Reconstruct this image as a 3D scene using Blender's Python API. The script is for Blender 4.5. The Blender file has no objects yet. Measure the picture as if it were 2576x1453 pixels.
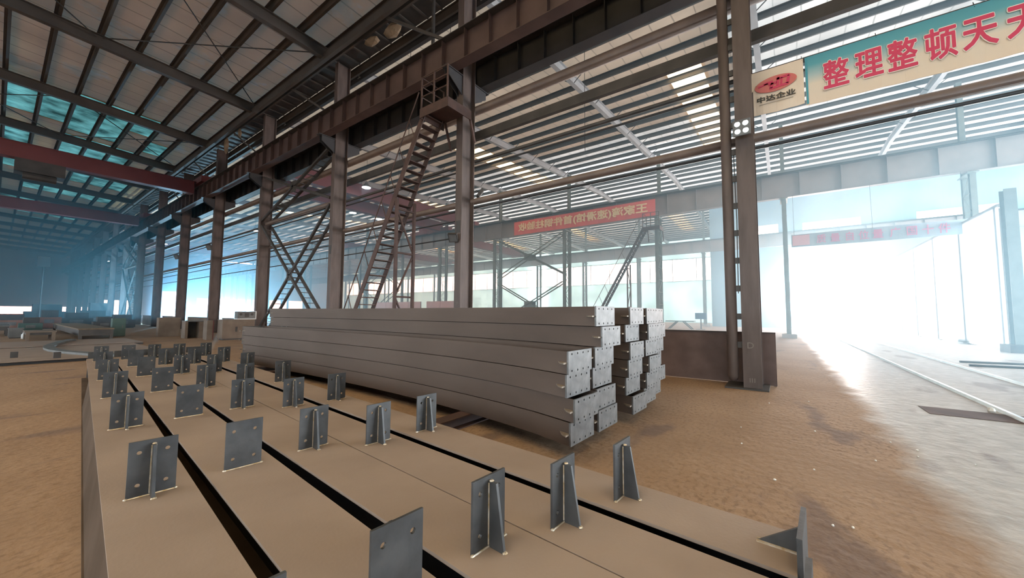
import bpy, math, random
from mathutils import Vector, Matrix
from mathutils.geometry import tessellate_polygon
R = math.radians
rnd = random.Random(7)
S = bpy.context.scene
C = S.collection

# ------------------------------------------------------------------ camera, sky, sun, daylight, exposure
def look(yaw, pitch, roll):
    y, p, r = R(yaw), R(pitch), R(roll)
    f = Vector((math.sin(y)*math.cos(p), math.cos(y)*math.cos(p), math.sin(p)))
    rt = Vector((math.cos(y), -math.sin(y), 0)); up = rt.cross(f)
    rr = rt*math.cos(r) + up*math.sin(r); uu = up*math.cos(r) - rt*math.sin(r)
    return Matrix((rr, uu, -f)).transposed().to_euler()
cam = bpy.data.cameras.new('camera'); cam.sensor_width = 36; cam.lens = 938.95/2576*36
cam.clip_start = .05; cam.clip_end = 600
co = bpy.data.objects.new('camera', cam); C.objects.link(co)
co.location = (0, 0, 1.47); co.rotation_euler = look(54.18, 3.705, .325); S.camera = co

S.view_settings.view_transform = 'Standard'; S.view_settings.look = 'None'
S.view_settings.gamma = 1; S.view_settings.use_curve_mapping = False
S.view_settings.exposure = 0.35
w = bpy.data.worlds.new('sky'); S.world = w; w.use_nodes = True
bg = w.node_tree.nodes['Background']; bg.inputs[0].default_value = (.80, .92, 1, 1); bg.inputs[1].default_value = 7
S.cycles.max_bounces = 6; S.cycles.diffuse_bounces = 4; S.cycles.glossy_bounces = 3; S.cycles.transmission_bounces = 3
S.cycles.volume_bounces = 0; S.cycles.transparent_max_bounces = 6
S.cycles.caustics_reflective = False; S.cycles.caustics_refractive = False
S.cycles.sample_clamp_indirect = 4; S.cycles.volume_step_rate = 4

def daylight(name, loc, aim, sx, sy, power, col):
    l = bpy.data.lights.new(name, 'AREA'); l.shape = 'RECTANGLE'; l.size = sx; l.size_y = sy; l.energy = power; l.color = col
    o = bpy.data.objects.new(name, l); C.objects.link(o); o.location = loc
    o.rotation_euler = Vector(aim).to_track_quat('-Z', 'Z').to_euler()
daylight('daylight_through_east_door', (52.4, -3.6, 3.7), (-1, 0, 0), 4.6, 7.2, 9000, (.72, .88, 1))
daylight('daylight_through_far_windows', (72.9, 45, 9.4), (-1, 0, 0), 90, 4, 64000, (.55, .90, 1))
daylight('daylight_through_west_windows', (-12.6, 14, 3.2), (1, 0, -.05), 68, 3.4, 600, (1, .82, .62))
daylight('added_screen_backlight', (30, -23.8, 4.4), (0, 1, 0), 32, 8, 12000, (.85, .94, 1))  # added light, out of view, to brighten the white screen from behind

# ------------------------------------------------------------------ mesh helpers
class MB:
    def __init__(s): s.v = []; s.f = []
    def add(s, vs, fs):
        b = len(s.v); s.v += [tuple(x) for x in vs]; s.f += [tuple(b+i for i in f) for f in fs]; return s
    def box(s, x0, x1, y0, y1, z0, z1):
        return s.add([(x, y, z) for z in (z0, z1) for y in (y0, y1) for x in (x0, x1)],
                     [(0,2,3,1),(4,5,7,6),(0,1,5,4),(2,6,7,3),(0,4,6,2),(1,3,7,5)])
    def frame(s, p, q, up):
        p, q = Vector(p), Vector(q); d = (q-p).normalized(); u = Vector(up)
        u = (u - d*u.dot(d)).normalized(); return p, q, d, u, d.cross(u)
    def sweep(s, p, q, poly, up=(0,0,1)):          # closed polygon (side, up) swept from p to q
        p, q, d, u, n = s.frame(p, q, up); k = len(poly)
        vs = [p+n*a+u*b for a, b in poly] + [q+n*a+u*b for a, b in poly]
        fs = [(i, (i+1) % k, k+(i+1) % k, k+i) for i in range(k)] + [tuple(range(k-1, -1, -1)), tuple(range(k, 2*k))]
        return s.add(vs, fs)
    def bar(s, p, q, a, b, up=(0,0,1)):
        return s.sweep(p, q, [(-a/2,-b/2),(a/2,-b/2),(a/2,b/2),(-a/2,b/2)], up)
    def hsec(s, p, q, d, b, tf=.016, tw=.012, up=(0,0,1)):      # I profile, depth d along up
        h = d/2; w2 = b/2; t = tw/2
        return s.sweep(p, q, [(-w2,-h),(w2,-h),(w2,-h+tf),(t,-h+tf),(t,h-tf),(w2,h-tf),(w2,h),(-w2,h),(-w2,h-tf),(-t,h-tf),(-t,-h+tf),(-w2,-h+tf)], up)
    def csec(s, p, q, d, b, t=.006, up=(0,0,1)):                # Z purlin profile
        h = d/2
        return s.sweep(p, q, [(0,-h),(b,-h),(b,-h+t*3),(t,-h+t),(t,h),(-b,h),(-b,h-t*3),(0,h-t)], up)
    def lsec(s, p, q, a, t=.01, up=(0,0,1)):
        return s.sweep(p, q, [(0,0),(a,0),(a,t),(t,t),(t,a),(0,a)], up)
    def tube(s, pts, r, n=8, cap=True):
        pts = [Vector(p) for p in pts]; rings = []
        for i, p in enumerate(pts):
            d = (pts[min(i+1, len(pts)-1)] - pts[max(i-1, 0)]).normalized()
            a = Vector((0,0,1)) if abs(d.z) < .9 else Vector((1,0,0))
            u = d.cross(a).normalized(); v = d.cross(u)
            rr = r[i] if isinstance(r, (list, tuple)) else r
            rings.append([p+u*math.cos(2*math.pi*k/n)*rr+v*math.sin(2*math.pi*k/n)*rr for k in range(n)])
        vs = [x for g in rings for x in g]; fs = []
        for i in range(len(pts)-1):
            for k in range(n): fs.append((i*n+k, i*n+(k+1) % n, (i+1)*n+(k+1) % n, (i+1)*n+k))
        if cap: fs += [tuple(range(n)), tuple(reversed(range((len(pts)-1)*n, len(pts)*n)))]
        return s.add(vs, fs)
    def plate(s, outline, holes, org, u, v, n, t):             # flat polygon with real holes, thickness t along n
        loops = [[Vector((a, b, 0)) for a, b in outline]] + [[Vector((a, b, 0)) for a, b in h] for h in holes]
        flat = [p for l in loops for p in l]; tri = tessellate_polygon(loops)
        org, u, v, n = Vector(org), Vector(u), Vector(v), Vector(n); k = len(flat)
        vs = [org+u*p.x+v*p.y for p in flat] + [org+u*p.x+v*p.y+n*t for p in flat]
        fs = [tuple(x) for x in tri] + [tuple(k+i for i in reversed(x)) for x in tri]; o = 0
        for l in loops:
            m = len(l); fs += [(o+i, o+(i+1) % m, k+o+(i+1) % m, k+o+i) for i in range(m)]; o += m
        return s.add(vs, fs)
    def blob(s, c, rx, ry, rz, n=8):
        c = Vector(c); vs = [c+Vector((0,0,-rz))]; fs = []; m = 4
        for i in range(1, m):
            a = math.pi*i/m-math.pi/2
            for k in range(n):
                g = rnd.uniform(.8, 1.15); t = 2*math.pi*k/n
                vs.append(c+Vector((rx*math.cos(a)*math.cos(t)*g, ry*math.cos(a)*math.sin(t)*g, rz*math.sin(a))))
        vs.append(c+Vector((0,0,rz))); e = len(vs)-1
        for k in range(n):
            fs.append((0, 1+(k+1) % n, 1+k)); fs.append((e, e-n+k, e-n+(k+1) % n))
            for i in range(m-2): fs.append((1+i*n+k, 1+i*n+(k+1) % n, 1+(i+1)*n+(k+1) % n, 1+(i+1)*n+k))
        return s.add(vs, fs)
    def mesh(s, name, m):
        me = bpy.data.meshes.new(name); me.from_pydata(s.v, [], s.f); me.update()
        me.materials.append(m); return me
def circle(x, y, r, n=10): return [(x+r*math.cos(2*math.pi*i/n), y+r*math.sin(2*math.pi*i/n)) for i in range(n)]

def fix_normals(me):
    import bmesh
    b = bmesh.new(); b.from_mesh(me); bmesh.ops.recalc_face_normals(b, faces=b.faces); b.to_mesh(me); b.free()

def link(name, me, parent=None, loc=None):
    o = bpy.data.objects.new(name, me); C.objects.link(o)
    if parent is not None: o.parent = parent
    if loc is not None: o.location = loc
    return o
def tag(o, label, cat, group=None, kind='thing'):
    o['label'] = label; o['category'] = cat; o['kind'] = kind
    if group: o['group'] = group
    return o
def thing(name, label, cat, loc=(0,0,0), rotz=0, group=None):
    o = bpy.data.objects.new(name, None); C.objects.link(o); o.location = loc; o.rotation_euler = (0, 0, rotz)
    o.empty_display_size = .2
    return tag(o, label, cat, group)
def part(name, mb, m, parent, label=None, smooth=False):
    me = mb.mesh(name, m); fix_normals(me)
    if smooth:
        for p in me.polygons: p.use_smooth = True
    o = link(name, me, parent)
    if label: o['label'] = label
    return o
def solo(name, mb, m, label, cat, group=None, loc=None, smooth=False):
    o = part(name, mb, m, None, None, smooth)
    if loc: o.location = loc
    return tag(o, label, cat, group)
def struct(name, mb, m):
    o = part(name, mb, m, None); o['kind'] = 'structure'; return o
def dup(root, loc=None, label=None, rotz=None):
    r = root.copy(); C.objects.link(r)
    if loc is not None: r.location = loc
    if rotz is not None: r.rotation_euler = (0, 0, rotz)
    if label: r['label'] = label
    for ch in list(root.children):
        c = ch.copy(); C.objects.link(c); c.parent = r
        for g in list(ch.children):
            d = g.copy(); C.objects.link(d); d.parent = c
    return r
ORD = ['first','second','third','fourth','fifth','sixth','seventh','eighth','ninth','tenth','eleventh','twelfth','thirteenth','fourteenth','fifteenth','sixteenth',
       'seventeenth','eighteenth','nineteenth','twentieth']
def nth(i):
    if i < 20: return ORD[i]
    t = ['twenty','thirty','forty','fifty'][(i+1)//10-2]; k = (i+1) % 10
    return t+'-'+ORD[k-1] if k else {'thirty':'thirtieth','forty':'fortieth','fifty':'fiftieth','twenty':'twentieth'}[t]

# ------------------------------------------------------------------ materials
def mat(name, c1, c2=None, rough=.6, metal=0, scale=3, detail=5, bump=0, bscale=40, lo=.35, hi=.65, spec=.5, stretch=(1,1,1)):
    m = bpy.data.materials.new(name); m.use_nodes = True; t = m.node_tree; n = t.nodes; b = n['Principled BSDF']
    b.inputs['Roughness'].default_value = rough; b.inputs['Metallic'].default_value = metal; b.inputs['Specular IOR Level'].default_value = spec
    tc = n.new('ShaderNodeTexCoord'); mp = n.new('ShaderNodeMapping'); mp.inputs['Scale'].default_value = stretch
    t.links.new(tc.outputs['Object'], mp.inputs[0])
    if c2:
        no = n.new('ShaderNodeTexNoise'); no.inputs['Scale'].default_value = scale; no.inputs['Detail'].default_value = detail
        cr = n.new('ShaderNodeValToRGB'); cr.color_ramp.elements[0].position = lo; cr.color_ramp.elements[1].position = hi
        cr.color_ramp.elements[0].color = (*c1, 1); cr.color_ramp.elements[1].color = (*c2, 1)
        t.links.new(mp.outputs[0], no.inputs['Vector']); t.links.new(no.outputs[0], cr.inputs[0]); t.links.new(cr.outputs[0], b.inputs['Base Color'])
    else: b.inputs['Base Color'].default_value = (*c1, 1)
    if bump:
        nb = n.new('ShaderNodeTexNoise'); nb.inputs['Scale'].default_value = bscale; bp = n.new('ShaderNodeBump'); bp.inputs['Strength'].default_value = bump
        bp.inputs['Distance'].default_value = .02
        t.links.new(mp.outputs[0], nb.inputs['Vector']); t.links.new(nb.outputs[0], bp.inputs['Height']); t.links.new(bp.outputs[0], b.inputs['Normal'])
    return m
M = {}
M['dusty'] = mat('dusty_steel', (.275,.20,.155), (.33,.245,.192), .55, 0, 1.6, 6, .05, 60)
M['mill'] = mat('mill_scale_steel', (.055,.054,.055), (.090,.088,.089), .48, .3, 7, 6, .05, 30)
M['edge'] = mat('cut_steel_edge', (.22,.17,.13), (.3,.24,.18), .5, .2, 20)
M['weld'] = mat('weld_bead', (.75,.66,.55), (.5,.36,.2), .35, .6, 30)
M['rack'] = mat('stack_steel', (.088,.062,.049), (.122,.088,.071), .55, .05, 1.5, 6, .04, 30, spec=.2, stretch=(1,.25,1))
M['endpl'] = mat('end_plate_steel', (.10,.097,.095), (.17,.165,.16), .42, .4, 9, 6, .05, 20)
M['girder_b'] = mat('grey_girder_paint', (.24,.225,.22), (.31,.29,.285), .55, 0, 1)
M['column'] = mat('column_paint', (.085,.062,.055), (.13,.095,.085), .6, 0, 2.5, 6, stretch=(2,2,.4))
M['greencol'] = mat('grey_green_paint', (.17,.21,.205), (.22,.27,.26), .55, 0, 2)
M['girder'] = mat('maroon_girder_paint', (.070,.040,.036), (.105,.062,.054), .6, 0, 1.2, 6)
M['girder_dark'] = mat('dark_girder_paint', (.030,.030,.034), (.045,.042,.045), .6, 0, 1.2)
M['darksteel'] = mat('dark_steel', (.045,.040,.038), (.07,.062,.058), .6, 0, 2)
M['rafter_a'] = mat('brown_rafter_paint', (.075,.062,.055), (.10,.083,.072), .6, 0, 1)
M['rafter_b'] = mat('light_grey_rafter_paint', (.34,.36,.38), (.42,.44,.46), .55, 0, 1)
M['purlin_a'] = mat('brown_purlin_paint', (.060,.048,.040), (.085,.067,.055), .6, 0, 1)
M['purlin_b'] = mat('grey_purlin_paint', (.065,.06,.056), (.09,.083,.078), .6, 0, 1)
M['redcrane'] = mat('red_crane_paint', (.15,.032,.034), (.19,.045,.045), .5, 0, .6)
M['rust'] = mat('rusty_red_steel', (.060,.032,.027), (.095,.05,.04), .65, 0, 3)
M['pipe'] = mat('brown_pipe_paint', (.16,.115,.095), (.21,.15,.12), .45, 0, 2)
M['cable'] = mat('black_cable_and_web_shade', (.03,.03,.032), None, .6)
M['tan_side'] = mat('dark_tan_beam_side', (.085,.058,.040), (.12,.083,.06), .8, 0, 2, spec=.05)  # darker tan than the beam tops; side plate and bottom flanges
M['fence'] = mat('rusty_sheet', (.10,.062,.052), (.155,.10,.085), .55, .1, 2, 8, .05, 8)
M['board'] = mat('tan_board', (.15,.108,.08), (.20,.15,.115), .7, 0, 2)
M['wood'] = mat('worn_wood', (.13,.09,.058), (.20,.145,.095), .7, 0, 4, 6, .1, 20, stretch=(1,6,1))
M['green'] = mat('green_cabinet_paint', (.05,.10,.085), (.07,.13,.11), .5, 0, 2)
M['grey'] = mat('grey_paint', (.11,.105,.10), (.15,.145,.14), .5, 0, 3)
M['white'] = mat('white_paint', (.72,.72,.70), None, .5)
M['orange'] = mat('orange_paint', (.20,.085,.05), (.26,.115,.07), .55, 0, 3)
M['blue'] = mat('blue_paint', (.08,.2,.45), None, .5)
M['pink'] = mat('pink_hoarding', (.78,.48,.45), (.84,.56,.53), .6, 0, .6)
M['rail'] = mat('worn_rail_head', (.72,.70,.70), (.85,.84,.85), .25, .8, 3)
M['scrap'] = mat('pale_scrap', (.85,.83,.8), None, .5)
M['wall'] = mat('pale_blue_sheet', (.42,.60,.74), (.47,.66,.80), .5, 0, .3)
M['concrete'] = mat('concrete', (.36,.33,.31), (.45,.42,.40), .7, 0, 2, 6, .1, 15)

def sheet(name, col, trans, tint, seam, foil=None, seam_col=.55, seam_w=.06, low=.78, nscale=.35):
    """roof sheeting: quilted insulation that lets some sky light through; seams run down the slope"""
    m = bpy.data.materials.new(name); m.use_nodes = True; t = m.node_tree; n = t.nodes; L = t.links.new
    for x in list(n): n.remove(x)
    out = n.new('ShaderNodeOutputMaterial'); geo = n.new('ShaderNodeNewGeometry')
    sep = n.new('ShaderNodeSeparateXYZ'); L(geo.outputs['Position'], sep.inputs[0])
    no = n.new('ShaderNodeTexNoise'); no.inputs['Scale'].default_value = nscale; no.inputs['Detail'].default_value = 8; L(geo.outputs['Position'], no.inputs['Vector'])
    a = n.new('ShaderNodeMath'); a.operation = 'MULTIPLY_ADD'; a.inputs[1].default_value = .35; L(no.outputs[0], a.inputs[0]); L(sep.outputs['Y'], a.inputs[2])
    d = n.new('ShaderNodeMath'); d.operation = 'DIVIDE'; d.inputs[1].default_value = seam; L(a.outputs[0], d.inputs[0])
    fr = n.new('ShaderNodeMath'); fr.operation = 'FRACT'; L(d.outputs[0], fr.inputs[0])
    lt = n.new('ShaderNodeMath'); lt.operation = 'LESS_THAN'; lt.inputs[1].default_value = seam_w; L(fr.outputs[0], lt.inputs[0])
    def shade(c):
        cr = n.new('ShaderNodeValToRGB'); cr.color_ramp.elements[0].position = .35; cr.color_ramp.elements[1].position = .65
        cr.color_ramp.elements[0].color = (*[x*low for x in c], 1); cr.color_ramp.elements[1].color = (*c, 1); L(no.outputs[0], cr.inputs[0])
        mx = n.new('ShaderNodeMix'); mx.data_type = 'RGBA'; L(lt.outputs[0], mx.inputs[0]); L(cr.outputs[0], mx.inputs[6]); mx.inputs[7].default_value = (*[x*seam_col for x in c], 1)
        return mx.outputs[2]
    df = n.new('ShaderNodeBsdfDiffuse'); L(shade(col), df.inputs[0])
    last = df.outputs[0]
    if foil:
        gl = n.new('ShaderNodeBsdfAnisotropic') if False else n.new('ShaderNodeBsdfGlossy'); gl.inputs['Color'].default_value = (*foil, 1); gl.inputs['Roughness'].default_value = .28
        nb = n.new('ShaderNodeTexNoise'); nb.inputs['Scale'].default_value = 1.2; nb.inputs['Detail'].default_value = 6; L(geo.outputs['Position'], nb.inputs['Vector'])
        bp = n.new('ShaderNodeBump'); bp.inputs['Strength'].default_value = .8; bp.inputs['Distance'].default_value = .25; L(nb.outputs[0], bp.inputs['Height']); L(bp.outputs[0], gl.inputs['Normal'])
        n2 = n.new('ShaderNodeTexNoise'); n2.inputs['Scale'].default_value = .45; n2.inputs['Detail'].default_value = 5; L(geo.outputs['Position'], n2.inputs['Vector'])
        c2 = n.new('ShaderNodeValToRGB'); c2.color_ramp.elements[0].position = .60; c2.color_ramp.elements[1].position = .70
        c2.color_ramp.elements[0].color = (0,0,0,1); c2.color_ramp.elements[1].color = (.35,.35,.35,1); L(n2.outputs[0], c2.inputs[0])
        ms = n.new('ShaderNodeMixShader'); L(c2.outputs[0], ms.inputs[0]); L(last, ms.inputs[1]); L(gl.outputs[0], ms.inputs[2]); last = ms.outputs[0]
    if trans > 0:
        tr = n.new('ShaderNodeBsdfTranslucent'); L(shade(tint), tr.inputs[0])
        ad = n.new('ShaderNodeMixShader'); ad.inputs[0].default_value = trans; L(last, ad.inputs[1]); L(tr.outputs[0], ad.inputs[2]); last = ad.outputs[0]
    L(last, out.inputs[0]); return m
M['roof_a'] = sheet('brown_insulated_roof', (.62,.32,.135), .01, (.5,.8,.85), 1.0, foil=(.35,.5,.55))
M['roof_b'] = sheet('tan_insulated_roof', (.42,.34,.265), .058, (.78,.60,.45), .9)
M['roof_f'] = sheet('far_hall_roof_glow', (.6,.6,.6), .26, (.86,.92,.95), .9, low=.8)  # roof whitened and made more translucent to carry the distant glare
M['roof_w'] = sheet('insulated_roof_glow', (.55,.53,.50), .12, (.84,.84,.82), .9, low=.7)  # paler copy of the tan roof, brightness of light and haze put in
M['lite_warm'] = sheet('warm_translucent_panel', (.8,.7,.55), .85, (1,.70,.38), 3.0, seam_w=0)
M['lite_teal'] = sheet('teal_translucent_panel', (.22,.35,.35), .055, (.28,.85,.85), 1.0, low=.12, nscale=.8)
M['far_wall_sheet'] = sheet('far_wall_sheet', (.58,.78,.84), .74, (.72,.95,1), .45, seam_col=.88)  # tint and translucency raised so the wall itself glows
M['white_sheet'] = sheet('white_translucent_sheet', (.85,.88,.9), .85, (.95,.98,1), 2.0, seam_col=.9)
M['wall_sheet'] = sheet('glowing_pale_blue_wall_sheet', (.50,.74,.90), .28, (.48,.80,1), .45, seam_col=.88)  # pale blue sheet with bloom and haze glow put into its colour

def floor_mat():
    m = bpy.data.materials.new('dusty_floor'); m.use_nodes = True; t = m.node_tree; n = t.nodes; L = t.links.new; b = n['Principled BSDF']
    geo = n.new('ShaderNodeNewGeometry'); sep = n.new('ShaderNodeSeparateXYZ'); L(geo.outputs['Position'], sep.inputs[0])
    def noise(s, d, st=(1,1,1)):
        mp = n.new('ShaderNodeMapping'); mp.inputs['Scale'].default_value = st; L(geo.outputs['Position'], mp.inputs[0])
        q = n.new('ShaderNodeTexNoise'); q.inputs['Scale'].default_value = s; q.inputs['Detail'].default_value = d; L(mp.outputs[0], q.inputs['Vector']); return q.outputs[0]
    def ramp(x, p0, c0, p1, c1):
        r = n.new('ShaderNodeValToRGB'); e = r.color_ramp.elements; e[0].position = p0; e[0].color = (*c0, 1); e[1].position = p1; e[1].color = (*c1, 1); L(x, r.inputs[0]); return r.outputs[0]
    def math_(op, a, bb):
        q = n.new('ShaderNodeMath'); q.operation = op
        for i, x in enumerate((a, bb)):
            if isinstance(x, (int, float)): q.inputs[i].default_value = x
            else: L(x, q.inputs[i])
        return q.outputs[0]
    def mix(f, a, bb):
        q = n.new('ShaderNodeMix'); q.data_type = 'RGBA'; L(f, q.inputs[0])
        for i, x in ((6, a), (7, bb)):
            if isinstance(x, tuple): q.inputs[i].default_value = (*x, 1)
            else: L(x, q.inputs[i])
        return q.outputs[2]
    soil = ramp(noise(.8, 8), .3, (.235,.14,.08), .7, (.325,.208,.128))
    fine = ramp(noise(14, 6, (1,1.8,1)), .36, (.19,.115,.07), .50, (.40,.26,.165))
    base = mix(ramp(noise(.5, 4), .4, (.15,)*3, .65, (.5,)*3), soil, fine)
    lane = ramp(noise(5, 8), .3, (.33,.295,.265), .7, (.50,.46,.425))
    wob = math_('MULTIPLY', noise(1.5, 6), .5)
    y = math_('ADD', sep.outputs['Y'], wob)
    edge = ramp(math_('ADD', math_('MULTIPLY', y, -1.6), -1.0), .0, (0,0,0), .5, (1,1,1))     # concrete lane: south of y = -1.2
    col = mix(edge, base, lane)
    # dark worn trench strips across the lane and soil stains
    tr = noise(.9, 7, (.5,1.2,1)); stain = ramp(tr, .60, (0,0,0), .66, (.75,)*3)
    col = mix(stain, col, (.16,.105,.085))
    L(col, b.inputs['Base Color'])
    rg = mix(edge, (.75,)*3, (.42,)*3); L(rg, b.inputs['Roughness']); b.inputs['Specular IOR Level'].default_value = .35
    bp = n.new('ShaderNodeBump'); bp.inputs['Strength'].default_value = .35; bp.inputs['Distance'].default_value = .03; L(noise(9, 8), bp.inputs['Height']); L(bp.outputs[0], b.inputs['Normal'])
    return m
M['floor'] = floor_mat()

def lamp_mat(name, col, s):
    m = bpy.data.materials.new(name); m.use_nodes = True; b = m.node_tree.nodes['Principled BSDF']
    b.inputs['Base Color'].default_value = (.8,.8,.8,1); b.inputs['Emission Color'].default_value = (*col, 1); b.inputs['Emission Strength'].default_value = s; return m
M['led'] = lamp_mat('lit_led_lens', (.85,1,.95), 2.2)
M['bulb'] = lamp_mat('lit_lamp', (.75,.9,1), 12)
M['arc'] = lamp_mat('welding_arc', (.6,.85,1), 30)

# ------------------------------------------------------------------ setting
YA, YB = -24.0, 128.0
X1, X2, X3, X4, XL = 9.085, 30.2, 51.3, 72.4, -12.0
RA, RB = -1.45, 40.7                                      # ridges
def za(x): return 13.75 + .06*(X1-x) if x >= RA else 13.75+.06*(X1-RA)-.06*(RA-x)
def zb(x): return 13.75 + .07*(x-X1) if x <= RB else 13.75+.07*(RB-X1)-.03*(x-RB)
struct('floor', MB().box(-40, 140, -70, 190, -.3, 0), M['floor'])

def sheet_mesh(f, x0, x1, y0, y1, t=.04):
    return MB().add([(x, y, f(x)+dz) for dz in (0, t) for y in (y0, y1) for x in (x0, x1)], [(0,2,3,1),(4,5,7,6),(0,1,5,4),(2,6,7,3),(0,4,6,2),(1,3,7,5)])
def roof(name, f, x0, x1, holes, m, YA=YA, YB=YB):
    """one slope of roof with rectangular rooflights cut out of it (xa, xb, ya, yb)"""
    holes = [(max(h[0], x0), min(h[1], x1), max(h[2], YA), min(h[3], YB)) for h in holes]; holes = [h for h in holes if h[0] < h[1] and h[2] < h[3]]
    mb = MB(); ys = sorted({YA, YB, *[h[2] for h in holes], *[h[3] for h in holes]})
    for a, b in zip(ys, ys[1:]):
        cut = sorted([(h[0], h[1]) for h in holes if h[2] <= a and h[3] >= b]); x = x0
        for p, q in cut + [(x1, x1)]:
            if p > x: mb.add([(u, v, f(u)) for v in (a, b) for u in (x, p)], [(0,1,3,2)])
            x = q
    return struct(name, mb, m)
lites_a, lites_b = [], []
for k in range(-3, 2): lites_a.append((-10.5, 5.0 if k < 1 else 3.0, .54+8*k+2.6, .54+8*k+4.9))         # unseen rooflights added over the near end to light the foreground
teal = [(2.15,4.65,33,40),(4.65,5.9,33,36.5),(-.35,2.15,33.5,39),(5.9,7.15,37.5,40.2),(-1.4,.9,41.5,48),(2.15,5.9,41.2,47.5),(3.4,7.15,49.5,55.5),(-1.4,2.15,49.6,55),(0.9,7.15,58,63),(3.4,7.15,66,71),(-1.4,2.15,66,70),(0.9,5.9,74,79),(0.9,7.15,82,86)]
lites_t = [(x0, x1, a, b) for x0, x1, a, b in teal]
roof('ceiling_near_hall_valley_side', za, RA, X1-.3, [h for h in [(max(h[0], RA), h[1], h[2], h[3]) for h in lites_a] + lites_t], M['roof_a'])
roof('ceiling_near_hall_far_side', za, XL, RA, [(h[0], RA, h[2], h[3]) for h in lites_a], M['roof_a'])
for k in range(-2, 8): lites_b.append((20.0, 36.0, 3.0+16.2*k, 4.7+16.2*k))
roof('ceiling_middle_hall_tan', zb, X1+.3, 27, lites_b, M['roof_b'], 1.6, YB)
roof('ceiling_middle_hall_glow', zb, 27, 31, lites_b, M['roof_w'])  # from here the roof takes the sheets with painted-in brightness
roof('ceiling_middle_hall_far_glow', zb, 31, RB, lites_b, M['roof_f'])
roof('ceiling_middle_hall_south', zb, X1+.3, 27, lites_b, M['roof_w'], YA, 1.6)
roof('ceiling_far_hall', zb, RB, X4, [(46, 66, a+8, b+8) for _, _, a, b in lites_b[:7]], M['roof_f'])
wn = 0
def rooflight(f, h, m):
    global wn
    wn += 1
    mb = MB().add([(u, v, f(u)+.006) for v in (h[2]-.15, h[3]+.15) for u in (h[0]-.05, h[1]+.05)], [(0,1,3,2)])
    o = struct('window_%d' % wn, mb, m)
for h in lites_a:
    for a, b in ((max(h[0], RA), h[1]), (h[0], RA)): rooflight(za, (a, b, h[2], h[3]), M['lite_warm'])
for h in lites_t: rooflight(za, h, M['lite_teal'])
for h in lites_b: rooflight(zb, h, M['lite_warm'])
for h in [(46, 66, a+8, b+8) for _, _, a, b in lites_b[:7]]: rooflight(zb, h, M['lite_warm'])

def wall_x(name, x, y0, y1, top, holes, m, t=.12, bottom=0):      # wall in a plane X = x, holes (ya, yb, za, zb)
    mb = MB(); ys = sorted({y0, y1, *[h[0] for h in holes], *[h[1] for h in holes]})
    for a, b in zip(ys, ys[1:]):
        z = bottom
        for p, q in sorted([(h[2], h[3]) for h in holes if h[0] <= a and h[1] >= b]) + [(top, top)]:
            if p > z: mb.box(x, x+t, a, b, z, p)
            z = q
    return struct(name, mb, m)
def wall_y(name, y, x0, x1, top, holes, m, t=.12):                 # wall in a plane Y = y, holes (xa, xb, za, zb)
    mb = MB(); xs = sorted({x0, x1, *[h[0] for h in holes], *[h[1] for h in holes]})
    for a, b in zip(xs, xs[1:]):
        z = 0
        for p, q in sorted([(h[2], h[3]) for h in holes if h[0] <= a and h[1] >= b]) + [(top, top)]:
            if p > z: mb.box(a, b, y, y+t, z, p)
            z = q
    return struct(name, mb, m)
east = [(-5.9, -1.3, 0, 7.4), (.0, 2.9, 10.6, 11.9), (-7.0, -2.2, 10.4, 11.7), (-17, -11, 10.2, 11.6), (-24, -18, 10.2, 11.6)]
wall_x('wall_east', X3+.9, YA+.15, 6.9, zb(X3), east, M['wall_sheet'])
wall_x('wall_far_east', X4, 7.05, YB, zb(X4), [(8, 124, 7.4, 11.4)], M['far_wall_sheet'])
wall_y('wall_return', 6.9, X3+.9, X4+.12, 15, [(56, 66, 0, 4.6)], M['wall_sheet'])
wall_y('wall_south', YA, XL, X3+1, 15.5, [(14, 46, .3, 8.5)], M['wall_sheet'])  # unseen opening added for the screen backlight
wall_y('wall_north', YB, XL, X4, 15.5, [(.2, 12.5, 0, 2.3), (14, 19, 0, 4), (23.2, 28.2, 0, 6.6), (32, 60, 1.2, 5)], mat('grey_end_wall_sheet', (.30,.31,.33), (.34,.35,.37), .6, 0, .3))
wall_x('wall_west', XL-.12, YA, YB, 13.15, [(-22+8*k, -15+8*k, 1.4, 4.9) for k in range(10)], M['grey'])
def muntins(name, o, u, nu, nv, wu, wv, m):
    mb = MB(); o, u = Vector(o), Vector(u)
    for i in range(nu+1): mb.bar(o+u*wu*i/nu, o+u*wu*i/nu+Vector((0,0,wv)), .09, .09, u)
    for j in range(nv+1): mb.bar(o+Vector((0,0,wv*j/nv)), o+u*wu+Vector((0,0,wv*j/nv)), .09, .09)
    return struct(name, mb, m)
muntins('trim_1', (23.2, YB+.06, 0), (1,0,0), 3, 4, 5, 6.6, M['darksteel'])
muntins('trim_2', (X4+.06, 8, 7.4), (0,1,0), 29, 1, 116, 4, M['greencol'])
muntins('trim_3', (14, YA+.06, .3), (1,0,0), 8, 2, 32, 8.2, M['grey'])

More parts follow.
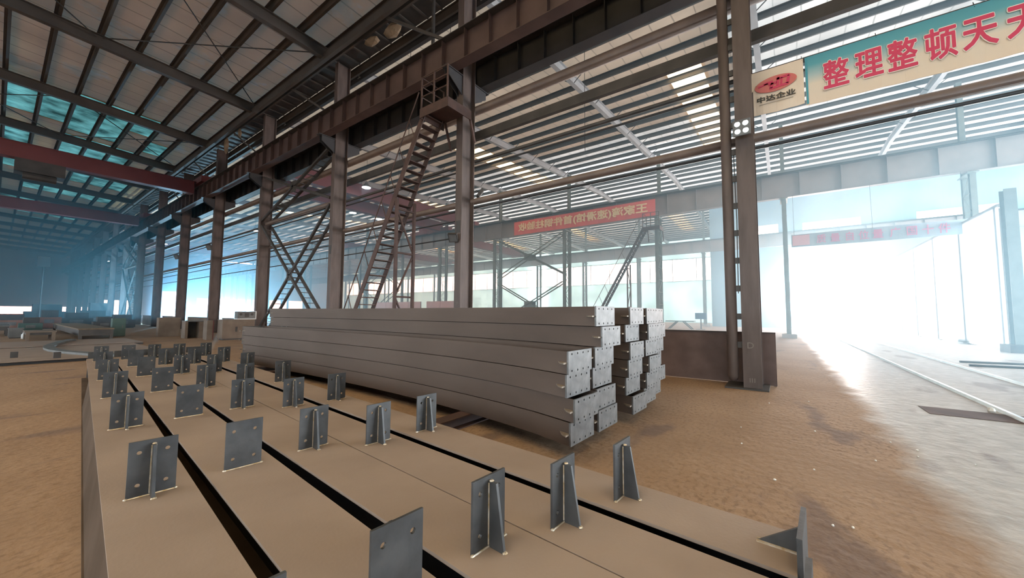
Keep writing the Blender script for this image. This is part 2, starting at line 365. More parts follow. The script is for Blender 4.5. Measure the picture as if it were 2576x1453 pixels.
# ------------------------------------------------------------------ row of main columns between the two halls
Y0 = .54
def hall_column(label, y, corbel=True):
    t = thing('steel_column', label, 'column', (X1, y, 0), 0, 'steel columns between the near and middle halls')
    top = 13.15
    for s in (-1, 1): part('flange', MB().box(s*.29-.012, s*.29+.012, -.14, .14, .03, top), M['column'], t)
    part('web', MB().box(-.278, .278, -.008, .008, .03, top), M['column'], t)
    part('base_plate', MB().box(-.38, .38, -.24, .24, 0, .03), M['darksteel'], t)
    for s in (-1, 1):
        mb = MB(); h = .11
        for yy in (-.09, .09):
            mb.add([(s*.30, yy-.01, 8.75), (s*.30, yy-.01, 9.42), (s*.92, yy-.01, 9.42), (s*.92, yy-.01, 9.15), (s*.30, yy+.01, 8.75), (s*.30, yy+.01, 9.42), (s*.92, yy+.01, 9.42), (s*.92, yy+.01, 9.15)],
                   [(0,1,2,3),(7,6,5,4),(0,4,5,1),(1,5,6,2),(2,6,7,3),(3,7,4,0)])
        mb.box(min(s*.30, s*1.05), max(s*.30, s*1.05), -.14, .14, 9.40, 9.43)
        part('corbel', mb, M['girder_dark'], t)
    part('splice_plate', MB().box(-.31, -.302, -.10, .10, 4.1, 4.5), M['darksteel'], t)
    return t
COLN = 16
c0 = hall_column('brown steel column of the row nearest the small lattice stair', Y0+8)
for n in range(2, COLN):
    lab = 'brown steel column, %s beyond the stair column in the row between halls' % nth(n-2)
    dup(c0, (X1, Y0+8*n, 0), lab)
dup(c0, (X1, Y0-8, 0), 'brown steel column next to the corner column, outside the doorway side')
# corner column: two limbs with a slot between them
t = thing('twin_limb_column', 'big brown twin-limb column with a floodlight, standing at the rusty barrier end', 'column', (X1, Y0, 0))
for s in (-1, 1): part('flange', MB().box(s*.29-.012, s*.29+.012, -.195, .12, .0, 13.1), M['column'], t)
part('web', MB().box(-.278, .278, -.045, -.03, 0, 13.1), M['column'], t)
mb = MB(); mb.tube([(-.2, .30, z) for z in (.12, .15, .24, 13.1)], [.03, .075, .10, .10], 14)
part('round_limb', mb, M['column'], t, 'round pipe limb with a closed rounded foot', True)
o = part('batten', MB().box(-.24, -.20, .118, .205, .8, .92), M['darksteel'], t)
for k in range(1, 22): q = o.copy(); C.objects.link(q); q.parent = t; q.location.z = k*.57
part('base_plate', MB().box(-.40, .40, -.30, .44, 0, .03), M['darksteel'], t)
mb = MB(); mb.tube([(-.2, .165, 1.9), (-.2, .15, 3.4), (-.2, .17, 4.9)], .008, 6)
part('cable', mb, M['cable'], t)
for s in (1, -1):
    part('corbel', MB().sweep((s*.30, -.04, 9.2), (s*.95, -.04, 9.3), [(-.12,-.25),(.12,-.25),(.12,.12),(-.12,.12)]), M['darksteel'], t)

def crane_girder(x, zt, zb_, m, label, name='crane_girder', group=None, y0=YA+.5, y1=YB-.5, st=1.0, rail=True):
    t = thing(name, label, 'girder', (x, 0, 0), 0, group)
    mb = MB(); mb.box(-.008, .008, y0, y1, zb_+.02, zt-.02)
    y = y0+.3
    while y < y1: mb.box(-.17, .17, y-.008, y+.008, zb_+.02, zt-.02); y += st
    part('web', mb, m, t)
    part('top_flange', MB().box(-.24, .24, y0, y1, zt-.02, zt), M['darksteel'], t)
    part('bottom_flange', MB().box(-.19, .19, y0, y1, zb_, zb_+.02), m, t)
    if rail: part('crane_rail', MB().sweep((0, y0, zt+.07), (0, y1, zt+.07), [(-.06,-.07),(.06,-.07),(.06,-.05),(.015,-.04),(.015,.03),(.035,.04),(.035,.07),(-.035,.07),(-.035,.04),(-.015,.03),(-.015,-.04),(-.06,-.05)]), M['darksteel'], t)
    return t
crane_girder(8.33, 10.45, 9.43, M['girder'], 'maroon ribbed crane girder on the near hall side of the column row')
crane_girder(9.84, 10.45, 9.43, M['girder_dark'], 'dark crane girder on the middle hall side of the column row')
# lines that run along the column row
def line(name, x, z, r, m, label, cat='pipe', y0=YA+1, y1=YB-1, square=None):
    if square: mb = MB().bar((0, y0, 0), (0, y1, 0), square[0], square[1])
    else: mb = MB().tube([(0, y0, 0), (0, y1, 0)], r, 12)
    return solo(name, mb, m, label, cat, None, (x, 0, z), not square)
line('round_strut', 9.55, 8.55, .15, M['pipe'], 'thick round brown strut just under the dark crane girder')
line('edge_beam', 9.70, 7.72, 0, M['darksteel'], 'dark square beam below the thick round strut', 'beam', square=(.14, .28))
line('service_pipe', 9.44, 6.68, .055, M['darksteel'], 'thin dark pipe above the blue-white slogan banner', 'pipe')
line('service_pipe', 9.50, 6.50, .03, M['cable'], 'thinnest of the dark pipes, right under the pipe above the slogan banner')
line('service_pipe', 9.44, 5.28, .10, M['pipe'], 'brown pipe on which the slogan banner foot rests')
line('service_pipe', 9.50, 5.08, .035, M['cable'], 'thin dark pipe right below the brown pipe of the slogan banner')
line('cable_line', 9.46, 4.72, .025, M['cable'], 'upper of the two taut dark cables between the columns', 'cable', 8.8)
line('cable_line', 9.46, 4.12, .025, M['cable'], 'lower of the two taut dark cables between the columns', 'cable', 8.8)

# valley gutter over the row
t = thing('valley_gutter', 'dark ribbed valley gutter between the near and middle roofs', 'gutter', (X1, 0, 0))
part('trough', MB().box(-.54, .54, YA+.2, YB-.05, 13.38, 13.40).box(-.56, -.54, YA+.2, YB-.05, 13.38, 13.72).box(.54, .56, YA+.2, YB-.05, 13.38, 13.72), M['darksteel'], t)
for s in (-1, 1): part('side_beam', MB().csec((s*.62, YA+.2, 13.15), (s*.62, YB-.05, 13.15), .3, .09), M['rafter_a'], t)
o = part('cross_strap', MB().bar((-.53, 0, 13.33), (.53, 0, 13.33), .09, .05), M['rafter_a'], t); o.location.y = -1.6
for k in range(1, 95): q = o.copy(); C.objects.link(q); q.parent = t; q.location.y = -1.6+.8*k
line('eave_beam', 8.15, 13.0, 0, M['rafter_a'], 'dark eave beam along the column heads on the near hall side', 'beam', square=(.16, .34))
line('eave_beam', 10.0, 13.0, 0, M['girder_dark'], 'dark eave beam along the column heads on the middle hall side', 'beam', square=(.16, .30))

# ------------------------------------------------------------------ roof frames
def rafter(f, xs, d, b, m, tf=.02):
    mb = MB()
    for a, c in zip(xs, xs[1:]): mb.hsec((a, 0, f(a)-.31-d/2), (c, 0, f(c)-.31-d/2), d, b, tf, .012)
    return mb
ra = None
for n in range(-2, COLN):
    lab = 'dark brown near-hall roof rafter, %s one in from the south wall' % nth(n+2)
    if ra is None: ra = solo('roof_rafter', rafter(za, [XL+.1, RA, X1-.8], .52, .26, M['rafter_a']), M['rafter_a'], lab, 'rafter', 'dark rafters of the near hall', (0, Y0+8*n, 0))
    else: tag_o = ra.copy(); C.objects.link(tag_o); tag_o.location = (0, Y0+8*n, 0); tag_o['label'] = lab
rb = None
for n in range(-2, COLN):
    lab = 'light grey middle-hall roof rafter, %s one in from the south wall' % nth(n+2)
    if rb is None or n == 1:
        rb = thing('roof_rafter', lab, 'rafter', (0, Y0+8*n, 0), 0, 'light grey rafters of the middle hall')
        part('rafter_beam', rafter(zb, [X1+.8, 20, RB, X3+.8] if n < 1 else [X1+.8, 20, RB, 56, X4-.1], .50, .24, M['rafter_b']), M['rafter_b'], rb)
        for k in range(10):
            x = 11.6+2.8*k
            for s in (-1, 1): part('fly_brace', MB().bar((x, s*.03, zb(x)-.78), (x, s*.75, zb(x)-.20), .035, .035), M['darksteel'], rb)
    else: dup(rb, (0, Y0+8*n, 0), lab)
pa = None; i = 0; x = 8.4
while x > XL+.4:
    lab = 'dark near-hall purlin, %s line out from the valley gutter' % nth(i)
    if pa is None: pa = solo('roof_purlin', MB().csec((0, YA+.15, 0), (0, YB-.03, 0), .26, .10), M['purlin_a'], lab, 'purlin', 'purlins of the near hall', (x, 0, za(x)-.17))
    else: q = pa.copy(); C.objects.link(q); q.location = (x, 0, za(x)-.13); q['label'] = lab
    x -= 1.25; i += 1
pb = None; late = False; i = 0; x = 10.2
while x < X4-.3:
    lab = 'grey middle-hall purlin, %s line out from the valley gutter' % nth(i)
    if x > X3+.7 and not late: late = True; pb = solo('roof_purlin', MB().csec((0, 7.1, 0), (0, YB-.03, 0), .26, .09), M['purlin_b'], lab, 'purlin', 'purlins of the middle hall', (x, 0, zb(x)-.17))
    elif pb is None: pb = solo('roof_purlin', MB().csec((0, YA+.15, 0), (0, YB-.03, 0), .26, .09), M['purlin_b'], lab, 'purlin', 'purlins of the middle hall', (x, 0, zb(x)-.17))
    else: q = pb.copy(); C.objects.link(q); q.location = (x, 0, zb(x)-.13); q['label'] = lab
    x += 1.4; i += 1
# cross bracing rods in the near roof
k = 0
for y in (Y0+16, Y0+32):
    for j, (a, b) in enumerate((((8.3, y+.1), (2.2, y+7.9)), ((2.2, y+.1), (8.3, y+7.9)), ((2.0, y+.1), (-4.2, y+7.9)), ((-4.2, y+.1), (2.0, y+7.9)))):
        solo('brace_rod', MB().tube([(a[0], a[1], za(a[0])-.42-.06*(j % 2)), (b[0], b[1], za(b[0])-.42-.06*(j % 2))], .025, 6), M['darksteel'],
             'thin dark roof brace rod, %s of those crossing under the near roof' % nth(k), 'rod', 'roof brace rods'); k += 1
# hanger post from the gutter to the girder
solo('hanger_post', MB().bar((8.75, 9.9, 10.46), (8.75, 9.9, 13.1), .09, .09, (0,1,0)), M['darksteel'], 'thin dark post standing on the maroon girder up to the gutter', 'post')
TORN = mat('torn_insulation', (.17,.115,.07), (.30,.22,.145), .8, 0, 3, 6, .3, 8)
for i, (x, y, z, a, b, c_, lab) in enumerate(((8.45, 29.6, 12.48, .13, .14, .60, 'long pale scrap of torn insulation hanging by the third column past the stair'), (8.75, 12.3, 12.75, .25, .5, .22, 'warm-lit lump of torn insulation hanging under the gutter'),
     (8.7, 13.6, 12.85, .2, .45, .15, 'smaller lump of torn insulation beside the warm-lit one'), (8.47, 27.4, 12.7, .10, .12, .35, 'small scrap of torn insulation hanging next to the long pale one'))):
    solo('torn_insulation', MB().blob((0,0,0), a, b, c_, 9), TORN, lab, 'insulation', None, (x, y, z))
for i, (x, y, z0) in enumerate(((14.0, 6.4, 8.2), (16.5, 22.0, 7.5), (9.9, 12.6, 8.7), (9.9, 10.2, 8.7))):
    solo('hanging_wire', MB().tube([(0, 0, z0), (0, 0, (13.0 if x < 10 else zb(x)-.05))], .012, 5), M['cable'], 'thin dark wire hanging from the middle roof, %s from the twin-limb column' % nth(i), 'wire', None, (x, y, 0))
# knee braces between column heads and eave beams
for n in range(1, 6):
    y = Y0+8*n
    solo('knee_brace', MB().lsec((8.75, y+.2, 10.6), (8.3, y+3.6, 12.9), .10, .012), M['rafter_a'], 'slanting knee brace from the %s stair-row column up to the eave' % nth(n-1), 'brace', 'knee braces under the gutter')

# ------------------------------------------------------------------ laced cross braces between columns
def laced(p, q, mb_a, mb_b, t, gap=.5, step=.42, a=.11):
    p, q = Vector(p), Vector(q); g = Vector((gap/2, 0, 0)); n = int((q-p).length/step)
    mb_a.bar(p-g, q-g, a, a, (1,0,0)); mb_b.bar(p+g, q+g, a, a, (1,0,0))
    for i in range(1, n):
        c = p.lerp(q, i/n); part('rung', MB().bar(c-g, c+g, .07, .03), M['darksteel'], t)
def x_brace(y0, y1, z0, z1, label, x=X1):
    t = thing('cross_brace', label, 'brace', (x, (y0+y1)/2, z0)); h = (y1-y0)/2
    for a, b in (((0,-h,0), (0,h,z1-z0)), ((0,h,0), (0,-h,z1-z0))):
        A, B = MB(), MB(); laced(a, b, A, B, t)
        r = part('brace_rail', A, M['darksteel'], t); part('brace_rail', B, M['darksteel'], t)
    part('gusset', MB().box(-.27, -.26, -.3, .3, (z1-z0)/2-.3, (z1-z0)/2+.3), M['darksteel'], t)
for n, w in ((2, 'stair-side braced bay'), (7, 'far braced bay')):
    y = Y0+8*n
    x_brace(y+.25, y+7.75, .3, 6.45, 'lower ladder-laced X brace in the %s between columns' % w)
    x_brace(y+.25, y+7.75, 6.75, 9.3, 'upper ladder-laced X brace in the %s under the crane girder' % w)
    solo('bay_strut', MB().tube([(X1, y+.25, 6.6), (X1, y+7.75, 6.6)], .11, 10), M['pipe'], 'round brown strut between the two X braces of the %s' % w, 'strut')

# ------------------------------------------------------------------ inclined stair with landing
t = thing('access_stair', 'steep rusty steel stair climbing to the landing under the maroon girder', 'stair', (8.2, 13.72, 0))
dy, dz = -4.52, 8.0
for s, nm in ((-1, 'a'), (1, 'b')):
    part('stringer', MB().bar((s*.36, 0, 0), (s*.36, dy, dz), .03, .20, (0,1,0)), M['rust'], t)
nt = 30
mb = MB()
for i in range(nt):
    f = (i+.6)/nt
    o = part('tread', MB().box(-.345, .345, dy*f-.11, dy*f+.11, dz*f-.015, dz*f+.015), M['rust'], t)
hx = -.36
mb = MB(); mb.tube([(hx, .35, .75), (hx, dy+.3, dz+.75)], .022, 6)
part('handrail', mb, M['rust'], t)
for i in range(9):
    f = .06+i*.105
    part('baluster', MB().tube([(hx, dy*f, dz*f), (hx, dy*f+.33, dz*f+.74)], .014, 6), M['rust'], t)
t = thing('stair_trestle', 'red two-legged braced trestle propping the rusty stair', 'trestle', (8.2, 10.5, 0))
for s in (-1, 1): part('leg', MB().bar((s*.37, 0, 0), (s*.37, 0, 5.35), .09, .09, (0,1,0)), M['rust'], t)
for k, z in enumerate((.5, 2.0, 3.5, 5.0)):
    part('cross_bar', MB().bar((-.37, 0, z), (.37, 0, z), .06, .06), M['rust'], t)
    if k < 3: part('diagonal', MB().bar((-.37 if k % 2 else .37, 0, z), (.37 if k % 2 else -.37, 0, z+1.5), .05, .05), M['rust'], t)
t = thing('stair_landing', 'rusty landing with guard rails at the head of the stair', 'landing', (8.25, 8.55, 7.98))
part('deck', MB().box(-.55, .5, -.55, .72, 0, .05), M['rust'], t)
part('fascia', MB().box(-.56, -.53, -.55, .72, -.25, .05).box(-.55, .5, .70, .73, -.25, .05).box(-.55, .5, -.56, -.53, -.25, .05), M['rust'], t)
for a, b in ((-.52, -.5), (-.52, .1), (-.52, .68), (.46, .68)): part('rail_post', MB().bar((a, b, .05), (a, b, 1.1), .045, .045, (0,1,0)), M['rust'], t)
for z in (.45, .8, 1.1):
    part('guard_rail', MB().tube([(-.52, -.52, z), (-.52, .68, z), (.46, .68, z)], .02, 6), M['rust'], t)
for s in (-.5, .6): part('bracket', MB().bar((.45, s, 0), (.75, s, -.9), .06, .06), M['rust'], t)

for nm, lab, dy_ in (('access_stair', 'distant pale steel stair rising beside the second column row under the red banner', -.89), ('stair_trestle', 'distant trestle propping the stair by the second column row', -.89), ('stair_landing', 'distant landing at the head of the stair by the second column row', -.89)):
    o = bpy.data.objects[nm]; dup(o, (o.location.x+20.75, o.location.y+dy_, o.location.z), lab)

# ------------------------------------------------------------------ laced columns and girder of the second and third rows
def laced_column(label, x, y, top=8.95, grp=None, post=15.0):
    t = thing('laced_column', label, 'column', (x, y, 0), 0, grp)
    for s in (-.5, .5): part('limb', MB().hsec((s, 0, .25), (s, 0, top), .26, .22, .016, .012, (1,0,0)), M['greencol'], t)
    A = MB()
    for yy in (-.10, .10):
        n = 9; h = (top-.4)/n
        for i in range(n):
            z = .3+h*i; a = -.5 if i % 2 else .5
            A.bar((a, yy, z), (-a, yy, z+h), .05, .012); A.bar((-.5, yy, z), (.5, yy, z), .05, .012)
    part('lacing', A, M['greencol'], t)
    part('cap', MB().box(-.75, .75, -.2, .2, top, top+.05), M['greencol'], t)
    if post: part('upper_post', MB().hsec((.45, 0, top+.05), (.45, 0, post-.75), .3, .22, .016, .012, (1,0,0)), M['greencol'], t)
    part('footing', MB().box(-.85, .85, -.38, .38, 0, .25), M['concrete'], t)
    return t
l2 = None
for n in range(-1, 14):
    lab = 'grey-green laced column, %s of the second row counted from the white screen' % nth(n+1)
    if l2 is None: l2 = laced_column(lab, X2, -.35+8*n, 8.95, 'laced columns of the second row', 15.1)
    else: dup(l2, (X2, -.35+8*n, 0), lab)
l3 = None
for n in range(1, 12):
    lab = 'grey-green laced column, %s of the third row counted from the east wall' % nth(n-1)
    if l3 is None: l3 = laced_column(lab, X3, -.35+8*n, 9.0, 'laced columns of the third row', 15.2)
    else: dup(l3, (X3, -.35+8*n, 0), lab)
crane_girder(X2-.45, 10.62, 9.05, M['girder_b'], 'wide grey crane girder on the second column row behind the red banner', st=2.0)
crane_girder(X3-.45, 10.5, 9.1, M['girder_b'], 'pale crane girder on the third column row', st=2.0)
def plain_x(x, y0, y1, z0, z1, label):
    t = thing('cross_brace', label, 'brace', (x, (y0+y1)/2, z0)); h = (y1-y0)/2
    for s in (-.35, .35):
        for a, b in (((s,-h,0), (s,h,z1-z0)), ((s,h,0), (s,-h,z1-z0))): part('diagonal', MB().lsec(a, b, .12, .012), M['greencol'], t)
    for s in (-.35, .35): part('gusset', MB().box(s-.006, s+.006, -.45, .45, (z1-z0)/2-.3, (z1-z0)/2+.3), M['greencol'], t)
plain_x(X2, 15.9, 23.4, .4, 4.3, 'lower X brace in the second column row behind the stacked steel')
plain_x(X2, 15.9, 23.4, 5.0, 8.8, 'upper X brace in the second column row under the red banner')
plain_x(X2, 39.9, 47.4, .4, 4.3, 'lower X brace in the second column row seen past the rusty stair foot')
plain_x(X2, 39.9, 47.4, 5.0, 8.8, 'upper X brace in the second column row seen past the rusty stair foot')

# ------------------------------------------------------------------ bridge cranes
def bridge(x0, x1, y, z0, z1, label, m='redcrane', trolley=None, zr=10.60):
    t = thing('bridge_crane', label, 'crane', ((x0+x1)/2, y, z0)); h = (x1-x0)/2
    part('box_girder', MB().sweep((-h+(.4 if z0 < zr else 0), 0, 0), (h-(.4 if z0 < zr else 0), 0, 0), [(-.3,.0),(.3,.0),(.3,z1-z0),(-.3,z1-z0)]), M[m], t)
    part('girder_flange', MB().box(-h, h, -.36, .36, z1-z0, z1-z0+.03), M[m], t)
    for s in (-1, 1): part('end_carriage', MB().box(s*h-.32, s*h+.32, -1.5, 1.5, zr-z0, zr-z0+.42), M[m], t)
    if trolley is not None:
        part('hoist', MB().box(trolley-.9, trolley+.9, -.5, .5, -.75, -.05).tube([(trolley-.6, -.2, -.9), (trolley+.6, -.2, -.9)], .22, 10), M['darksteel'], t)
    return t
bridge(-11.3, 8.33, 34.2, 9.9, 10.75, 'red bridge crane nearest in the near hall, with a dark hoist', trolley=2.6)
bridge(-11.3, 8.33, 51.5, 9.9, 10.75, 'second red bridge crane in the near hall, beyond the first')
bridge(9.9, 29.7, 27.6, 10.80, 11.78, 'red bridge crane behind the stair-side braced bay', zr=10.78)
bridge(9.9, 29.7, 31.6, 10.80, 11.78, 'red bridge crane just past the one behind the braced bay', zr=10.78)
bridge(29.75, 50.85, 35.2, 10.80, 11.78, 'red bridge crane reaching into the far hall behind the red banner', zr=10.78)
bridge(29.75, 50.85, 52.0, 10.80, 11.78, 'red bridge crane deep in the far hall past the stair', zr=10.78)
bridge(9.9, 29.7, 75, 10.80, 11.6, 'distant red bridge crane at the back of the middle hall', zr=10.78)

# ------------------------------------------------------------------ plated beams in the foreground
ZT = .42
SIDE = ['outermost of five by the bare floor', 'second from the bare floor, plates flat face on', 'middle one of the five', 'fourth from the bare floor', 'last of five, nearest the stack']
def clip_plate(parent, y, flip, plain_end=False, tilt=0):
    s = 1 if flip else -1
    ct, st = math.cos(tilt), math.sin(tilt)
    mb = MB(); o = (-.105*ct, y-.105*st, ZT); hs = [circle(a, b, .0115) for a in (.045, .165) for b in (.065, .245)]
    mb.plate([(0,0),(.21,0),(.21,.31),(0,.31)], hs, o, (ct,st,0), (0,0,1), (-st,ct,0), .012)
    p = part('connection_plate', mb, M['mill'], parent)
    yr = y+(.012 if flip else 0)
    mb = MB(); a, b = (.045, .095)
    pts = [(0, 0), (s*b, 0), (s*a, .285), (0, .285)]
    mb.add([(x, yr+q, ZT+z) for x in (-.007, .007) for q, z in pts], [(0,1,2,3),(7,6,5,4),(0,4,5,1),(1,5,6,2),(2,6,7,3),(3,7,4,0)])
    part('stiffener_rib', mb, M['mill'], p)
    mb = MB()
    for q in (-.105, .105): mb.blob((q*ct, y+q*st-.002, ZT+.003), .012, .010, .007)
    mb.blob((0, yr+s*b, ZT+.004), .013, .012, .008); mb.blob((0, yr+s*.012, ZT+.288), .012, .012, .006)
    mb.tube([(-.1*ct, y-.1*st-.004, ZT+.002), (.1*ct, y+.1*st-.004, ZT+.002)], .005, 5); mb.tube([(.011, yr+s*.012, ZT+.002), (.010, yr+s*b, ZT+.002)], .006, 5)
    for q in (-.009, .009): mb.tube([(q, yr+s*.004, ZT+.01), (q, yr+s*.004, ZT+.28)], .004, 5)
    part('weld_bead', mb, M['weld'], p, 'bright weld bead')
def plated_beam(i, c1, c7, w, ys, flip):
    sl = (c7-c1)/6; x0 = c1-1.05*sl; rz = -math.atan(sl)
    t = thing('plated_beam', 'dusty steel beam with upright drilled plates, '+SIDE[i], 'beam', (x0, -.05, 0), rz, 'five plated beams lying side by side in front')
    Ln = 12.45
    part('top_flange', MB().box(-w/2, w/2, .02, Ln-.02, ZT-.016, ZT), M['dusty'], t)
    part('web', MB().box(-.006, .006, .02, Ln-.02, .016, ZT-.016), M['cable'], t)  # near-black web colour stands for the shade in the gaps between beams
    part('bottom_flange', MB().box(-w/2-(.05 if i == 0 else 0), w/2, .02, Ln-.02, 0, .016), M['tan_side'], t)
    for y, s in ((0, 1), (Ln-.02, -1)):
        e = part('end_plate', MB().box(-w/2+.02, w/2-.02, y, y+.02, 0, ZT+.14), M['mill'], t, 'thick end plate standing above the flange')
        mb = MB(); yb = y+.02 if s > 0 else y
        mb.add([(q, yb+a, ZT+z) for q in (-.008, .008) for a, z in ((0,0),(s*.16,0),(0,.115))], [(0,1,2),(5,4,3),(0,3,4,1),(1,4,5,2),(2,5,3,0)])
        part('gusset', mb, M['mill'], e)
        mb = MB()
        for q in (-.012, .012): mb.tube([(q, yb+.005*s, ZT+.003), (q, yb+s*.16, ZT+.003)], .007, 5)
        part('weld_bead', mb, M['weld'], e, 'bright weld bead')
    for y in ys: clip_plate(t, (y+.05)/math.cos(rz), flip)
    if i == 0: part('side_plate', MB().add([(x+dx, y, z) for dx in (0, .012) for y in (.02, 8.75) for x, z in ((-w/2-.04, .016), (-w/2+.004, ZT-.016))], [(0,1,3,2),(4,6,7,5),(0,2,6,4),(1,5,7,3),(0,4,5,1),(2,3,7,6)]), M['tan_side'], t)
    return t
plated_beam(0, .41, .953, .385, (1.18, 2.98, 4.83, 6.63, 8.39, 10.0, 11.6), False)
plated_beam(1, .882, 1.385, .385, (1.14, 3.0, 4.85, 6.65, 8.4, 10.02, 11.55), True)
plated_beam(2, 1.364, 1.82, .392, (1.11, 2.99, 4.84, 6.53, 8.26, 9.88, 11.4), False)
plated_beam(3, 1.757, 2.215, .375, (.93, 2.69, 4.47, 6.25, 8.0, 9.6, 11.2), False)
plated_beam(4, 2.215, 2.68, .375, (.78, 2.63, 4.39, 6.15, 7.9, 9.5, 11.1), False)
# beams that carry the rows and the stack
for y, x0, x1, lab in ((3.45, 3.1, 7.0, 'dark steel sleeper beam crossing under the near end of the stack'), (9.3, 3.5, 7.2, 'dark steel sleeper beam crossing under the far end of the stack')):
    t = thing('sleeper_beam', lab, 'beam', ((x0+x1)/2, y, 0)); h = (x1-x0)/2
    part('top_flange', MB().box(-h, h, -.1, .1, .136, .15), M['rust'], t); part('bottom_flange', MB().box(-h, h, -.1, .1, 0, .014), M['rust'], t)
    part('web', MB().box(-h, h, -.006, .006, .014, .136), M['rust'], t)

# ------------------------------------------------------------------ stack of fabricated columns with drilled end plates
PH = .2345
def bow(y): return .34*math.sin(math.pi*(min(max(y, 0), 9.75)/9.75)**.72)      # the long girders lie slightly bowed
def stack_member():
    t = thing('stacked_girder', '', 'girder', (0,0,0), 0, 'stacked grey girders with drilled end plates')
    Ln = 9.75; hd = .245; hb = PH/2-.004
    def bowed(x0, x1, z0, z1, n=18):
        mb = MB(); vs = []; fs = [(0,1,2,3)]
        for i in range(n+1):
            y = .02+(Ln-.04)*i/n; d = bow(y)
            vs += [(x0+d, y, z0), (x1+d, y, z0), (x1+d, y, z1), (x0+d, y, z1)]
            if i: fs += [(4*i-4+k, 4*i-4+(k+1) % 4, 4*i+(k+1) % 4, 4*i+k) for k in range(4)]
        return mb.add(vs, fs+[(4*n+3, 4*n+2, 4*n+1, 4*n)])
    for s in (-1, 1): part('flange', bowed(s*hd-.008, s*hd+.008, -hb, hb), M['rack'], t)
    part('web', bowed(-hd+.008, hd-.008, -.006, .006), M['rack'], t)
    for y in (0, Ln-.02):
        hs = [circle(a, b, .012, 8) for a in (.07, .19, .31, .43) for b in (.03, .2)]
        part('end_plate', MB().plate([(0,0),(.51,0),(.51,PH-.004),(0,PH-.004)], hs, (-.255, y, -hb), (1,0,0), (0,0,1), (0,1,0), .02), M['endpl'], t, 'drilled bare-steel end plate')
    for y0, y1 in ((.02, .16), (Ln-.16, Ln-.02)):
        for s in (-1,):
            mb = MB(); a, b = s*(hd+.008), s*(hd+.085)
            mb.add([(x, y, z) for z in (-.008, .008) for x, y in ((a+bow(y0), y0), (b+bow(y0 if y0 < 1 else y1), y0 if y0 < 1 else y1), (b+bow(y1), (y0+.07) if y0 < 1 else y1-.07), (a+bow(y1), y1))], [(0,1,2,3),(7,6,5,4),(0,4,5,1),(1,5,6,2),(2,6,7,3),(3,7,4,0)])
            part('lug', mb, M['edge'], t, 'pale lug welded to the flange end')
    return t
proto = stack_member(); first = True
COLNAME = ['front', 'second', 'third', 'fourth', 'rearmost']
LAYER = ['bottom', 'second lowest', 'third lowest', 'fourth lowest', 'fifth', 'topmost']
r2 = random.Random(11)
for ci in range(5):
    nl = 4 if ci == 0 else 6
    for li in range(nl):
        cx = (3.658, 4.27, 5.22, 5.845, 6.465)[ci]; dyy = r2.uniform(-.06, .05)+(0, -.09, -.06, -.10, -.04)[ci]
        if ci == 0: dyy = (.0, -.05, .04, .02)[li]
        if ci == 1: dyy = (-.04, -.02, .03, .0, -.09, -.02)[li]
        sl = .046+r2.uniform(-.0006, .0006)*(ci > 0); jx = 0 if ci == 0 else r2.uniform(-.004, .004)
        lab = 'grey girder, %s layer of the %s column of the stack' % (LAYER[li], COLNAME[ci])
        loc = (cx+jx, 1.72+dyy, .15+PH*(li+.5)); rz = -math.atan(sl)
        if first: proto.location = loc; proto.rotation_euler = (0, 0, rz); proto['label'] = lab; first = False
        else: dup(proto, loc, lab, rz)

# ------------------------------------------------------------------ lettering
def glyphs(body, bold=0, depth=.004):
    """lettering as one mesh centred on the origin, 1 unit high"""
    cu = bpy.data.curves.new('lettering', 'FONT'); cu.body = body; cu.size = 1; cu.extrude = depth; cu.offset = bold; cu.resolution_u = 3
    cu.align_x = 'CENTER'; cu.align_y = 'CENTER'
    o = bpy.data.objects.new('lettering', cu); C.objects.link(o); bpy.context.view_layer.update()
    me = bpy.data.meshes.new_from_object(o.evaluated_get(bpy.context.evaluated_depsgraph_get()))
    bpy.data.objects.remove(o); return me
def put_text(body, parent, m, at, u, n, size, wfac=1, bold=0, name='lettering', fit=None, thick=0):
    """body written along u on a face with normal n; u may run backwards (writing seen from behind)"""
    me = glyphs(body, bold); me.materials.clear(); me.materials.append(m)
    u, n, at = Vector(u), Vector(n), Vector(at)
    if thick:                                                   # heavier strokes: the glyph laid over itself a little way off in eight directions
        vs = [tuple(v.co) for v in me.vertices]; fs = [tuple(p.vertices) for p in me.polygons]; k = len(vs); me = bpy.data.meshes.new(name)
        d = [(0, 0)]+[(thick*math.cos(a*math.pi/4), thick*math.sin(a*math.pi/4)) for a in range(8)]
        me.from_pydata([(x+a, y+b, z+.0007*j) for j, (a, b) in enumerate(d) for x, y, z in vs], [], [tuple(i+k*j for i in f) for j in range(9) for f in fs]); me.materials.append(m)
    xs = [v.co.x for v in me.vertices]; ys = [v.co.y for v in me.vertices]; zs = [v.co.z for v in me.vertices]
    cx, cy = (min(xs)+max(xs))/2, (min(ys)+max(ys))/2; sx = size*wfac; sy = size
    if fit: sx = fit[0]/(max(xs)-min(xs)); sy = fit[1]/(max(ys)-min(ys))
    for v in me.vertices:
        x, y, z = v.co; v.co = at + u*((x-cx)*sx) + Vector((0,0,1))*((y-cy)*sy) + n*z
    fix_normals(me); me.update()
    return link(name, me, parent)
